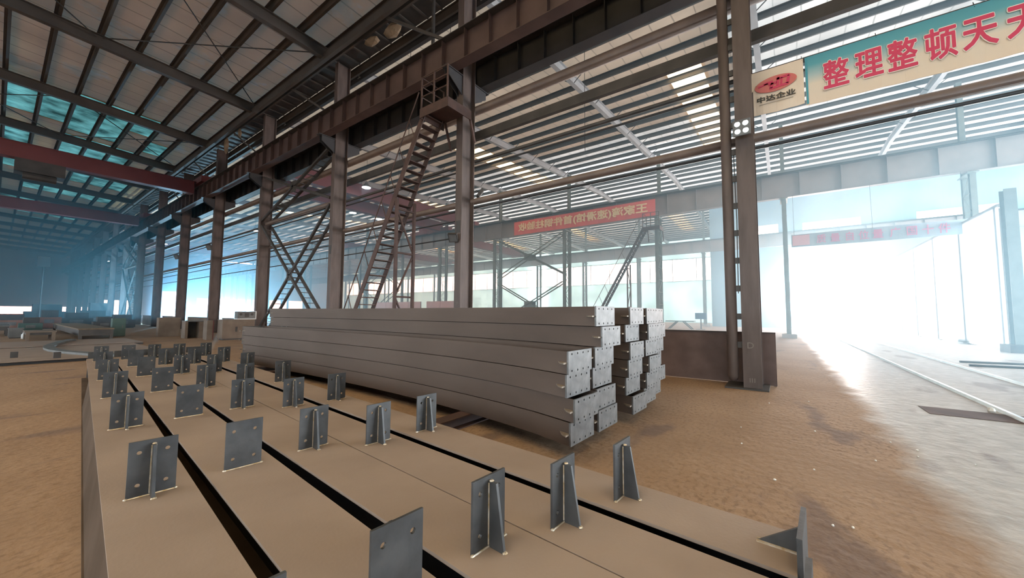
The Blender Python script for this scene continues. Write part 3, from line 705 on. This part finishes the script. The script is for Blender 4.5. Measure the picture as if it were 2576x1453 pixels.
def ramp_mat(name, stops, axis=2):
    """printed cloth: colours change up the banner (object space)"""
    m = bpy.data.materials.new(name); m.use_nodes = True; t = m.node_tree; n = t.nodes; b = n['Principled BSDF']; b.inputs['Roughness'].default_value = .55
    tc = n.new('ShaderNodeTexCoord'); sp = n.new('ShaderNodeSeparateXYZ'); t.links.new(tc.outputs['Object'], sp.inputs[0])
    mr = n.new('ShaderNodeMapRange'); mr.inputs[1].default_value = stops[0][0]; mr.inputs[2].default_value = stops[-1][0]; t.links.new(sp.outputs[axis], mr.inputs[0])
    cr = n.new('ShaderNodeValToRGB'); e = cr.color_ramp.elements; span = stops[-1][0]-stops[0][0]
    while len(e) < len(stops): e.new(.5)
    for q, (z, c) in zip(e, stops): q.position = (z-stops[0][0])/span; q.color = (*c, 1)
    t.links.new(mr.outputs[0], cr.inputs[0]); t.links.new(cr.outputs[0], b.inputs['Base Color']); return m
def cloth(y0, y1, z0, z1, m=26, t=.012, amp=.012):
    """hanging cloth in the plane x = 0, slightly rippled"""
    mb = MB(); k = 4; vs = []
    for s in (0, 1):
        for j in range(k+1):
            for i in range(m+1):
                y = y0+(y1-y0)*i/m; f = j/k
                vs.append((amp*(1-f)*math.sin(i*1.9)+s*t, y, z0+(z1-z0)*f-.02*math.sin(math.pi*i/m)*(j == 0)))
    fs = []; B = (k+1)*(m+1)
    for s in (0, 1):
        for j in range(k):
            for i in range(m):
                a = s*B+j*(m+1)+i; fs.append((a, a+1, a+m+2, a+m+1))
    for j in range(k):
        for i in (0, m): a = j*(m+1)+i; fs.append((a, a+m+1, B+a+m+1, B+a))
    for i in range(m):
        for j in (0, k): a = j*(m+1)+i; fs.append((a, a+1, B+a+1, B+a))
    return mb.add(vs, fs)
CRIM = mat('crimson_print', (.66,.045,.12), None, .5); PINKP = mat('oval_red_print', (.66,.17,.15), None, .5); TEALP = mat('teal_print', (.06,.33,.42), None, .5)
BLK = mat('black_print', (.04,.035,.03), None, .5); CREAM = mat('cream_print', (.80,.66,.52), (.86,.73,.60), .55, 0, 2)
YEL = mat('yellow_print', (1,.90,.55), None, .5); REDC = mat('red_banner_cloth', (.85,.13,.11), (.90,.17,.14), .6, 0, .5); WHT = mat('white_outline_print', (.9,.82,.75), None, .5)
# slogan banner
bt = thing('slogan_banner', 'long teal and cream banner with big crimson characters beside the twin-limb column', 'banner', (9.36, 0, 5.28+.40))
part('cloth', cloth(-4.6, -.545, 0, 1.0), ramp_mat('slogan_cloth', [(0,(.80,.66,.52)),(.42,(.78,.68,.56)),(.60,(.42,.55,.55)),(.82,(.10,.38,.45)),(1.0,(.07,.32,.40))]), bt, 'teal cloth fading to cream below')
part('logo_panel', cloth(-.52, .41, .06, 1.0, 8), CREAM, bt, 'cream panel with the red oval emblem')
part('stripe', MB().box(-.016, -.004, -.585, -.55, .02, .99), TEALP, bt, 'teal upright stripe')
for i, (ch, y) in enumerate(zip('整理整顿天天', (-1.01,-1.48,-1.92,-2.39,-2.83,-3.30))):
    put_text(ch, bt, WHT, (-.014, y, .50), (0,-1,0), (-1,0,0), .60, .66, 0, 'character_outline', thick=.048)
    put_text(ch, bt, CRIM, (-.020, y, .50), (0,-1,0), (-1,0,0), .60, .66, 0, 'character', thick=.022)
def oval(a, b, cy, cz, x, tiltz, n=32): return MB().add([(x, cy-a*math.cos(2*math.pi*k/n), cz+b*math.sin(2*math.pi*k/n)+tiltz*a*math.cos(2*math.pi*k/n)) for k in range(n)]+[(x+.006, cy-a*math.cos(2*math.pi*k/n), cz+b*math.sin(2*math.pi*k/n)+tiltz*a*math.cos(2*math.pi*k/n)) for k in range(n)],
    [tuple(range(n)), tuple(range(2*n-1, n-1, -1))]+[(k, (k+1) % n, n+(k+1) % n, n+k) for k in range(n)])
em = part('oval_emblem', oval(.36, .165, -.05, .64, -.024, .03), PINKP, bt)
mb = MB()
def stroke(y0, z0, y1, z1, h):      # slanting stroke of the emblem
    mb.bar((-.03, -.05-y0, .64+z0), (-.03, -.05-y1, .64+z1), .006, h, (0,0,1) if abs(y1-y0) > abs(z1-z0) else (0,1,0))
stroke(-.30, .0, -.13, .03, .03); stroke(-.20, .035, -.04, .05, .05); stroke(-.12, .0, .03, .015, .045); stroke(-.05, .02, -.08, -.09, .05); stroke(-.10, -.095, .22, -.075, .045)
stroke(.055, .12, .035, -.06, .045); stroke(.02, .075, .24, .10, .045); stroke(.235, .09, .20, -.075, .05); stroke(.11, .08, .10, -.06, .035)
part('emblem_sign', mb, CRIM, em)
put_text('中达企业', bt, BLK, (-.018, -.05, .36), (0,-1,0), (-1,0,0), .15, 1, .008, 'character', fit=(.66, .13), thick=.012)
part('small_print', MB().box(-.02, -.014, -.34, .24, .245, .255), mat('grey_print', (.35,.3,.26), None, .5), bt)
for y in (.36, -.5, -1.6, -2.8, -4.0):
    part('tie', MB().tube([(-.0, y, .97), (.05, y, 1.08)], .006, 5), M['cable'], bt)
# red banner, seen from behind so its writing runs backwards
bt = thing('red_banner', 'red cloth banner with yellow characters seen in reverse on the second crane girder', 'banner', (29.25, 0, 9.02))
part('cloth', cloth(7.6, 20.9, 0, 1.28, 40, .02, .03), REDC, bt)
put_text('王家湾(速滑馆)首件钢柱验收', bt, YEL, (-.075, 14.25, .64), (0,1,0), (-1,0,0), 1, 1, 0, 'lettering', fit=(12.2, .90), thick=.03)
for y in (7.7, 11, 14.2, 17.5, 20.8): part('tie', MB().tube([(.01, y, 1.24), (.25, y, 1.585)], .012, 5), M['cable'], bt)
# faded banner on the second row
bt = thing('faded_banner', 'faded pale banner with pink characters between the two laced columns at the white screen', 'banner', (29.3, 0, 5.72))
part('cloth', cloth(-8.0, -.65, 0, .78, 20, .015, .02), mat('pale_banner_cloth', (.40,.55,.68), (.5,.62,.72), .6, 0, 1), bt)
part('logo_panel', MB().box(-.05, -.03, -1.55, -.70, .08, .72), mat('pale_pink_print', (.75,.45,.52), None, .6), bt)
for i, (ch, y) in enumerate(zip('质量自位量广国十件', (-2.1,-2.75,-3.4,-4.0,-4.6,-5.3,-5.95,-6.55,-7.15))):
    put_text(ch, bt, mat('pink_print', (.75,.22,.42), None, .6) if i == 0 else bpy.data.materials['pink_print'], (-.05, y, .39), (0,-1,0), (-1,0,0), .55, .85, .012, 'character')
for y in (-.8, -4.4, -7.9): part('tie', MB().tube([(.0, y, .74), (.2, y, 3.35)], .008, 5), M['cable'], bt)

FADED = mat('faded_chalk_paint', (.20,.165,.145), None, .6)
put_text('D', bpy.data.objects['twin_limb_column'], FADED, (-.306, -.02, .86), (0,-1,0), (-1,0,0), .17, 1, .004, 'painted_letter')
put_text('III', bpy.data.objects['twin_limb_column'], FADED, (-.306, -.03, .18), (0,-1,0), (-1,0,0), .12, 1.3, .0, 'painted_mark')
put_text('11', c0, FADED, (-.306, .02, 1.78), (0,-1,0), (-1,0,0), .16, 1, .004, 'painted_number')

# ------------------------------------------------------------------ floodlights
def floodlight(label, loc, rz, lit, tilt=-.25, size=.3):
    t = thing('floodlight', label, 'floodlight', loc, rz); h = size/2; ct, st = math.cos(tilt), math.sin(tilt)
    part('housing', MB().sweep((0, 0, 0), (-.10*ct, 0, .10*st), [(-h,-h),(h,-h),(h,h),(-h,h)]), M['darksteel'] if not lit else M['grey'], t)
    part('bracket', MB().tube([(0, 0, 0), (.09, 0, .06), (.14, 0, .02)], .02, 6), M['darksteel'], t)
    if lit:
        for a in (-.07, .07):
            for b in (-.07, .07):
                c = Vector((-.105*ct+b*st, a, .105*st+b*ct)); mb = MB(); mb.tube([c, c+Vector((-.006, 0, 0))], .05, 14); part('lens', mb, M['led'], t, 'lit round lens')
    else: part('glass', MB().sweep((-.10*ct, 0, .10*st), (-.106*ct, 0, .106*st), [(-h*.8,-h*.8),(h*.8,-h*.8),(h*.8,h*.8),(-h*.8,h*.8)]), M['grey'], t)
    return t
floodlight('lit square floodlight with four round lenses on the twin-limb column', (8.62, .53, 5.22), 0, True)
floodlight('dark floodlight pointing down on the stair-side column, lower of its two', (8.66, 8.62, 3.95), .5, False, -.7)
floodlight('dark floodlight on the middle hall side of the stair-side column', (9.53, 8.30, 5.6), math.pi*.75, False, -.6)
floodlight('dark floodlight on the fifth column from the stair', (8.66, Y0+32, 6.0), .4, False, -.5, .4)
floodlight('dark floodlight on the sixth column from the stair', (8.66, Y0+40, 6.0), .4, False, -.5, .4)

# ------------------------------------------------------------------ low barriers along the row, rails, scraps
def barrier(label, x, y0, y1, h, m, posts=True):
    t = thing('steel_barrier', label, 'barrier', (x, (y0+y1)/2, 0)); k = (y1-y0)/2
    part('sheet', MB().box(-.004, .004, -k, k, .01, h), m, t)
    part('top_edge', MB().box(-.03, .03, -k, k, h, h+.02), M['darksteel'], t)
    for y in (-k+.03, 0, k-.03): part('post', MB().box(.006, .056, y-.025, y+.025, 0, h), M['darksteel'], t)
    return t
barrier('rusty waist-high sheet barrier behind the twin-limb column', 9.48, .12, 7.9, 1.08, M['fence'])
for n in range(3, 12):
    barrier('tan waist-high board barrier in the %s bay past the X-braced bay' % nth(n-3), 9.47, Y0+8*n+.5, Y0+8*n+7.5, 1.0, M['board'])
for y, lab in ((-2.68, 'near shiny floor rail crossing the halls towards the bright door'), (-4.1, 'far shiny floor rail beside the near one, towards the bright door')):
    solo('floor_rail', MB().sweep((3.5, y, .0), (51, y, .0), [(-.035,0),(.035,0),(.022,.05),(-.022,.05)]), M['rail'], lab, 'rail')
for k, (p, q) in enumerate((((17.9,-4.5),(18.5,-7.2)), ((16.8,-4.4),(17.1,-7.2)))):
    solo('floor_pipe', MB().tube([(*p, .03), (*q, .03)], .03, 8), M['darksteel'], 'thin dark pipe lying on the floor between far rail and white screen, %s one' % ('farther', 'nearer')[k], 'pipe')
trn = struct('floor_trench_cover', MB().box(8.3, 8.9, -7.0, -1.75, .002, .006).box(5.55, 6.0, -4.2, -1.9, .002, .006), M['rust'])
sc = None
for i, (x, y) in enumerate(((7.62,.22),(8.17,-.32),(5.07,.42),(6.15,-.29),(4.64,-.20),(5.98,-1.15),(5.71,-1.10),(3.51,-.24),(3.56,-.35),(6.15,-.97),(5.30,-.72),(5.78,.48),(5.75,-1.5),(4.15,.1))):
    mb = MB(); k = rnd.uniform(.010, .019); mb.blob((0, 0, .006), k, k*.8, .008, 6)
    solo('pale_scrap', mb, M['scrap'], 'tiny pale scrap on the dirt floor right of the stack', 'scrap', 'pale scraps scattered on the dirt floor', (x, y, 0))
sm = MB().blob((0,0,.03), .09, .06, .035, 8); solo('paper_scrap', sm, M['wood'], 'crumpled tan paper on the floor between beams and stack', 'paper', None, (3.1, 6.35, 0))
sm = MB().blob((0,0,.03), .07, .05, .05, 8); solo('rag', sm, M['white'], 'white rag lying against the near shiny rail', 'rag', None, (9.0, -2.55, 0))

# ------------------------------------------------------------------ white screen and the space behind it
t = thing('white_screen', 'huge white sheeted screen wall standing beside the bright door', 'screen', (38, -7.8, 0))
part('sheeting', MB().box(-12.6, 13.2, -.02, .02, .05, 6.35), M['white_sheet'], t)
part('top_rail', MB().box(-12.7, 13.2, -.09, -.03, 6.2, 6.36), M['white'], t)
for k in range(7): part('post', MB().box(-12.4+4.2*k, -12.2+4.2*k, -.13, -.03, 0, 6.2), M['grey'], t)
t = thing('screen_post', 'dark blue-grey steel post on a block at the end of the white screen', 'post', (24.3, -7.75, 0))
part('shaft', MB().hsec((0,0,.3), (0,0,6.7), .42, .34, .02, .016, (1,0,0)), M['greencol'], t); part('block', MB().box(-.5, .4, -.4, .4, 0, .32), M['darksteel'], t)

# ------------------------------------------------------------------ far clutter in the near hall
def slab(name, label, cat, x0, x1, y0, y1, z0, z1, m, group=None): return solo(name, MB().box(x0, x1, y0, y1, z0, z1), m, label, cat, group)
for (lab, x0, x1, y0, y1) in (('long dusty steel plate girder lying past the far ends of the plated beams', -7, 3.6, 16.65, 22.6), ('second long dusty plate girder lying behind the first', -7, 4.0, 23.1, 27.2)):
    t = thing('plate_girder', lab, 'girder', ((x0+x1)/2, (y0+y1)/2, 0)); hx, hy = (x1-x0)/2, (y1-y0)/2
    part('top_plate', MB().box(-hx, hx, -hy, hy, .085, .10), M['dusty'], t)
    for s in (-1, 1): part('side_web', MB().box(-hx, hx, s*(hy-.15)-.006, s*(hy-.15)+.006, 0, .085), M['darksteel'], t)
    if y0 < 20:
        for bx, by in ((.42, 18.1), (1.15, 17.1)): part('cleat', MB().box(bx-(x0+x1)/2-.07, bx-(x0+x1)/2+.07, by-(y0+y1)/2-.05, by-(y0+y1)/2+.05, .10, .27), M['darksteel'], t)
mb = MB(); pts = [(2.7,15.4),(2.29,16.25),(1.88,17.3),(1.45,18.84),(1.27,20.0),(1.22,21.0),(1.26,22.0),(1.42,23.2),(1.75,24.9),(2.2,26.6)]
vs = []; 
for i, (x, y) in enumerate(pts):
    a = Vector(pts[max(i-1,0)]); b = Vector(pts[min(i+1,len(pts)-1)]); d = (b-a).normalized(); nx = Vector((-d.y, d.x))*.13
    vs += [(x-nx.x, y-nx.y, .103), (x+nx.x, y+nx.y, .103), (x+nx.x, y+nx.y, .17), (x-nx.x, y-nx.y, .17)]
fs = [(0,1,2,3), tuple(len(vs)-4+k for k in (3,2,1,0))]
for i in range(len(pts)-1):
    for k in range(4): fs.append((4*i+k, 4*i+(k+1) % 4, 4*i+4+(k+1) % 4, 4*i+4+k))
solo('bent_bar', mb.add(vs, fs), M['grey'], 'grey bar bent into a hook lying across the plate girders', 'bar')
def table(label, x0, x1, y0, y1, h, top, leg, name='work_table', apron=.12):
    t = thing(name, label, 'table', ((x0+x1)/2, (y0+y1)/2, 0)); a, b = (x1-x0)/2, (y1-y0)/2
    part('table_top', MB().box(-a, a, -b, b, h-.06, h), top, t)
    part('apron', MB().box(-a+.05, a-.05, -b+.05, b-.05, h-.06-apron, h-.06), M['darksteel'], t)
    for i in (-1, 1):
        for j in (-1, 1): part('leg', MB().box(i*(a-.09)-.06, i*(a-.09)+.06, j*(b-.09)-.06, j*(b-.09)+.06, 0, h-.06), leg, t)
    return t
table('low work table with pale top edge and stout legs in front of the clutter', .93, 1.9, 29.3, 31.5, .46, M['board'], M['board'])
table('long low wooden-topped work bench beside the green cabinet', 2.5, 3.75, 28.3, 42, .58, M['wood'], M['darksteel'], 'work_bench', .3)
table('second low work bench with pale sheets at the left edge of the clutter', -.6, .6, 36, 39, .6, M['grey'], M['darksteel'], 'work_bench', .2)
t = thing('tool_cabinet', 'green steel cabinet at the end of the long low bench', 'cabinet', (4.27, 31.2, 0))
part('body', MB().box(-.27, .27, -.28, .28, .04, 1.05), M['green'], t); part('door', MB().box(-.25, .25, -.30, -.28, .08, 1.0), M['green'], t); part('handle', MB().box(.12, .15, -.32, -.30, .5, .64), M['grey'], t)
part('plinth', MB().box(-.25, .25, -.26, .26, 0, .04), M['darksteel'], t)
t = thing('storage_box', 'grey box with a dark base left of the low work table', 'box', (.75, 33.0, 0)); part('body', MB().box(-.24, .24, -.3, .3, .05, .5), M['grey'], t); part('lid', MB().box(-.26, .26, -.32, .32, .5, .54), M['grey'], t); part('base', MB().box(-.2, .2, -.25, .25, 0, .05), M['darksteel'], t)
solo('white_bottle', MB().tube([(0,0,0),(0,0,.22),(0,0,.27),(0,0,.33)], [.08,.08,.035,.03], 10), M['white'], 'white bottle standing by the grey box', 'bottle', None, (.98, 32.0, 0), True)
t = thing('mast_light', 'tall thin mast with a square lamp head far down the near hall', 'lamp', (2.9, 64.9, 0))
part('mast', MB().tube([(0,0,0),(0,0,6.2)], .06, 8), M['darksteel'], t); part('lamp_head', MB().box(-.45, .45, -.3, .3, 6.2, 7.3), M['darksteel'], t); part('foot', MB().box(-.4, .4, -.4, .4, 0, .1), M['darksteel'], t)
def machine(label, x, y, w, d, h, m):
    t = thing('machine', label, 'machine', (x, y, 0))
    part('body', MB().box(-w/2, w/2, -d/2, d/2, .06, h*.62), m, t); part('head', MB().box(-w*.32, w*.36, -d*.4, d*.4, h*.62, h), M['darksteel'], t)
    part('base', MB().box(-w*.45, w*.45, -d*.45, d*.45, 0, .06), M['darksteel'], t); part('panel', MB().box(-w*.2, w*.2, -d/2-.02, -d/2, h*.3, h*.5), M['grey'], t)
for i, (x, y, w_, d_, h_, m_, lab) in enumerate(((2.7, 49, 1.3, 1, 1.5, 'orange', 'orange machine cabinet far behind the low work table'), (.6, 47, 2.2, 1.5, 1.2, 'orange', 'faded orange machine at the left edge of the far clutter'),
    (4.4, 52, 2.0, 1.4, 1.3, 'darksteel', 'dark machine right of the orange cabinet'), (6.0, 58, 2.4, 1.6, 1.5, 'darksteel', 'dark machine behind the long low bench'), (6.6, 47, 1.6, 1.2, 1.15, 'darksteel', 'dark squat machine beside the column row near the green cabinet'),
    (5.2, 44, 1.2, 1.0, 1.0, 'darksteel', 'small dark machine at the far end of the long low bench'), (-1.2, 56, 3.0, 2, 1.6, 'darksteel', 'broad dark machine against the bright far gate'), (3.6, 70, 3.2, 2, 2.2, 'darksteel', 'tall dark machine farthest down the near hall'),
    (1.5, 41, 1.0, .9, 1.0, 'green', 'small green machine between the orange cabinets'), (7.2, 66, 2, 2, 2.4, 'rust', 'rusty tall machine by the far columns'))):
    machine(lab, x, y, w_, d_, h_, M[m_])
t = thing('material_chest', 'tan steel chest with a dark slot in front of the far columns', 'chest', (7.62, 23.6, 0))
part('body', MB().box(-.72, .72, -.35, .35, .08, 1.02), M['board'], t); part('slot', MB().box(-.16, -.06, -.352, -.348, .42, .68), M['darksteel'], t); part('skid', MB().box(-.65, .5, -.3, .3, 0, .08), M['darksteel'], t); part('lid', MB().box(-.74, .74, -.37, .37, 1.02, 1.06), M['board'], t)
t = thing('welding_set', 'grey welding set with two dark dials on top of the tan chest', 'welder', (8.0, 23.6, 1.06))
part('case', MB().box(-.42, .42, -.22, .22, .04, .42), M['grey'], t); part('frame', MB().box(.40, .44, -.24, .24, 0, .44).box(-.44, .44, -.24, .24, 0, .04), M['white'], t)
for a in (-.28, .24): part('dial', MB().tube([(a, -.22, .27), (a, -.235, .27)], .07, 12), M['darksteel'], t)
part('gauge', MB().box(-.10, .10, -.232, -.22, .12, .33), M['darksteel'], t)
t = thing('red_locker', 'tan box with a red edge between the tan chest and the fourth column', 'box', (6.62, 24.4, 0)); part('body', MB().box(-.12, .12, -.3, .3, 0, 1.0), M['board'], t); part('edge', MB().box(.12, .15, -.32, .30, 0, 1.0), M['redcrane'], t)
t = thing('side_desk', 'small desk with open dark kneehole in front of the far columns', 'desk', (6.55, 26.6, 0))
part('desk_top', MB().box(-.42, .42, -.35, .35, .9, .96), M['grey'], t); part('side_panel', MB().box(-.42, -.30, -.33, .33, 0, .9), M['board'], t); part('side_panel', MB().box(.18, .42, -.33, .33, 0, .9), M['board'], t); part('back_panel', MB().box(-.30, .18, .28, .31, 0, .9), M['darksteel'], t)
t = thing('tan_cupboard', 'tan cupboard standing before the sixth column of the row', 'cupboard', (6.05, 29.2, 0)); part('body', MB().box(-.48, .48, -.25, .25, 0, 1.1), M['board'], t); part('door', MB().box(-.44, .44, -.27, -.25, .06, 1.05), M['board'], t)

# ------------------------------------------------------------------ things in the middle and far halls
for y0, y1, lab in ((33.9, 42.6, 'long pink hoarding seen through the stair'), (28.4, 32.9, 'shorter pink hoarding right of the long one')):
    t = thing('hoarding', lab, 'hoarding', (28.9, (y0+y1)/2, 0)); k = (y1-y0)/2; n = max(2, round((y1-y0)/2))
    for i in range(n): part('panel', MB().box(-.02, .02, -k+2*k*i/n+.02, -k+2*k*(i+1)/n-.02, .05, 2.75), M['pink'], t)
    for i in range(n+1): part('post', MB().box(.02, .07, -k+2*k*i/n-.03, -k+2*k*i/n+.03, 0, 2.75), M['grey'], t)
t = thing('trestle_bench', 'dark trestle bench on the far hall floor behind the rusty barrier', 'bench', (40, 8.2, 0))
part('top', MB().box(-.5, .5, -1.3, 1.3, .74, .82), M['darksteel'], t)
for s in (-1, 1):
    for a in (-.4, .4): part('leg', MB().bar((a, s*.3, .74), (a, s*1.1, 0), .08, .08, (1,0,0)), M['darksteel'], t)
t = thing('screen_monitor', 'blue-grey monitor on a stand in the bright far hall', 'monitor', (40, 6.35, 0)); part('display', MB().box(-.05, .05, -.5, .5, 1.0, 1.6), M['blue'], t); part('stand', MB().box(-.04, .04, -.06, .06, .05, 1.0), M['grey'], t); part('foot', MB().box(-.3, .3, -.4, .4, 0, .05), M['grey'], t)
for i, (x, y, z) in enumerate(((10.7, 100, 10.7), (11.8, 100, 10.6), (13.5, 70, 10.9), (17.5, 50, 11.0), (20.5, 34.5, 11.4), (23.5, 34.5, 11.4), (16.5, 26, 11.2))):
    t = thing('high_bay_lamp', 'glowing high-bay lamp, %s of those hanging in the middle hall from the far end' % nth(i), 'lamp', (x, y, z), 0, 'high-bay lamps of the middle hall')
    part('shade', MB().tube([(0,0,.0),(0,0,.28),(0,0,.4)], [.36,.14,.1], 14), M['grey'], t); part('bulb', MB().tube([(0,0,-.03),(0,0,.02)], .32, 14), M['bulb'], t)
    part('cord', MB().tube([(0,0,.4),(0,0,zb(x)-z)], .012, 5), M['cable'], t)
for i, (x, y, lab) in enumerate(((17.9, 60, 'blinding welding arc beside the fifth column'), (12.6, 58, 'bluish welding arc between the fifth and sixth columns'), (21, 62, 'small welding arc right of the blinding one'))):
    t = thing('welding_arc', lab, 'arc', (x, y, 0)); part('stand', MB().box(-.3, .3, -.3, .3, 0, .8), M['darksteel'], t); part('spark', MB().blob((0,0,1.1), .28, .28, .3), M['arc'], t, 'glowing arc'); part('workpiece', MB().box(-.6, .6, -.1, .1, .8, .85), M['grey'], t)
    l = bpy.data.lights.new('welding_arc_glow', 'POINT'); l.energy = (9000, 6000, 4000)[i]; l.color = (.30, .68, 1); l.shadow_soft_size = .3
    o = bpy.data.objects.new('welding_arc_glow', l); C.objects.link(o); o.parent = t; o.location = (0, -.5, 1.5)

# ------------------------------------------------------------------ welding haze
hm = bpy.data.materials.new('welding_haze'); hm.use_nodes = True; t = hm.node_tree
for x in list(t.nodes): t.nodes.remove(x)
out = t.nodes.new('ShaderNodeOutputMaterial'); vs = t.nodes.new('ShaderNodeVolumeScatter')
vs.inputs['Color'].default_value = (.50,.82,1,1); vs.inputs['Density'].default_value = .030; vs.inputs['Anisotropy'].default_value = .6
t.links.new(vs.outputs[0], out.inputs['Volume'])
def haze_mat(name, col, d):
    m = hm.copy(); m.name = name; n_ = [x for x in m.node_tree.nodes if x.type == 'VOLUME_SCATTER'][0]
    n_.inputs['Color'].default_value = (*col, 1); n_.inputs['Density'].default_value = d; return m
TEAL = (.38,.82,.95)
for lab, x0, x1, y0, y1, z1, m_ in (('bluish haze filling the middle and far halls', 9.9, X3+.3, -7.6, YB-.3, 13.2, hm),
        ('thin teal haze beginning at the first red crane of the near hall', XL+.3, 8.0, 31, YB-.3, 12.9, haze_mat('thin_teal_haze', TEAL, .005)),
        ('teal haze beyond the first red crane of the near hall', XL+.35, 7.95, 42, YB-.35, 12.85, haze_mat('teal_haze', TEAL, .006)),
        ('denser teal haze beyond the second red crane', XL+.4, 7.9, 55, YB-.4, 12.8, haze_mat('dense_teal_haze', TEAL, .008)),
        ('thickest teal haze at the far end of the near hall', XL+.45, 7.85, 72, YB-.45, 12.75, haze_mat('thick_teal_haze', TEAL, .012))):
    o = part('haze', MB().box(x0, x1, y0, y1, .02, z1), m_, None); o['kind'] = 'stuff'; o['label'] = lab; o['category'] = 'haze'
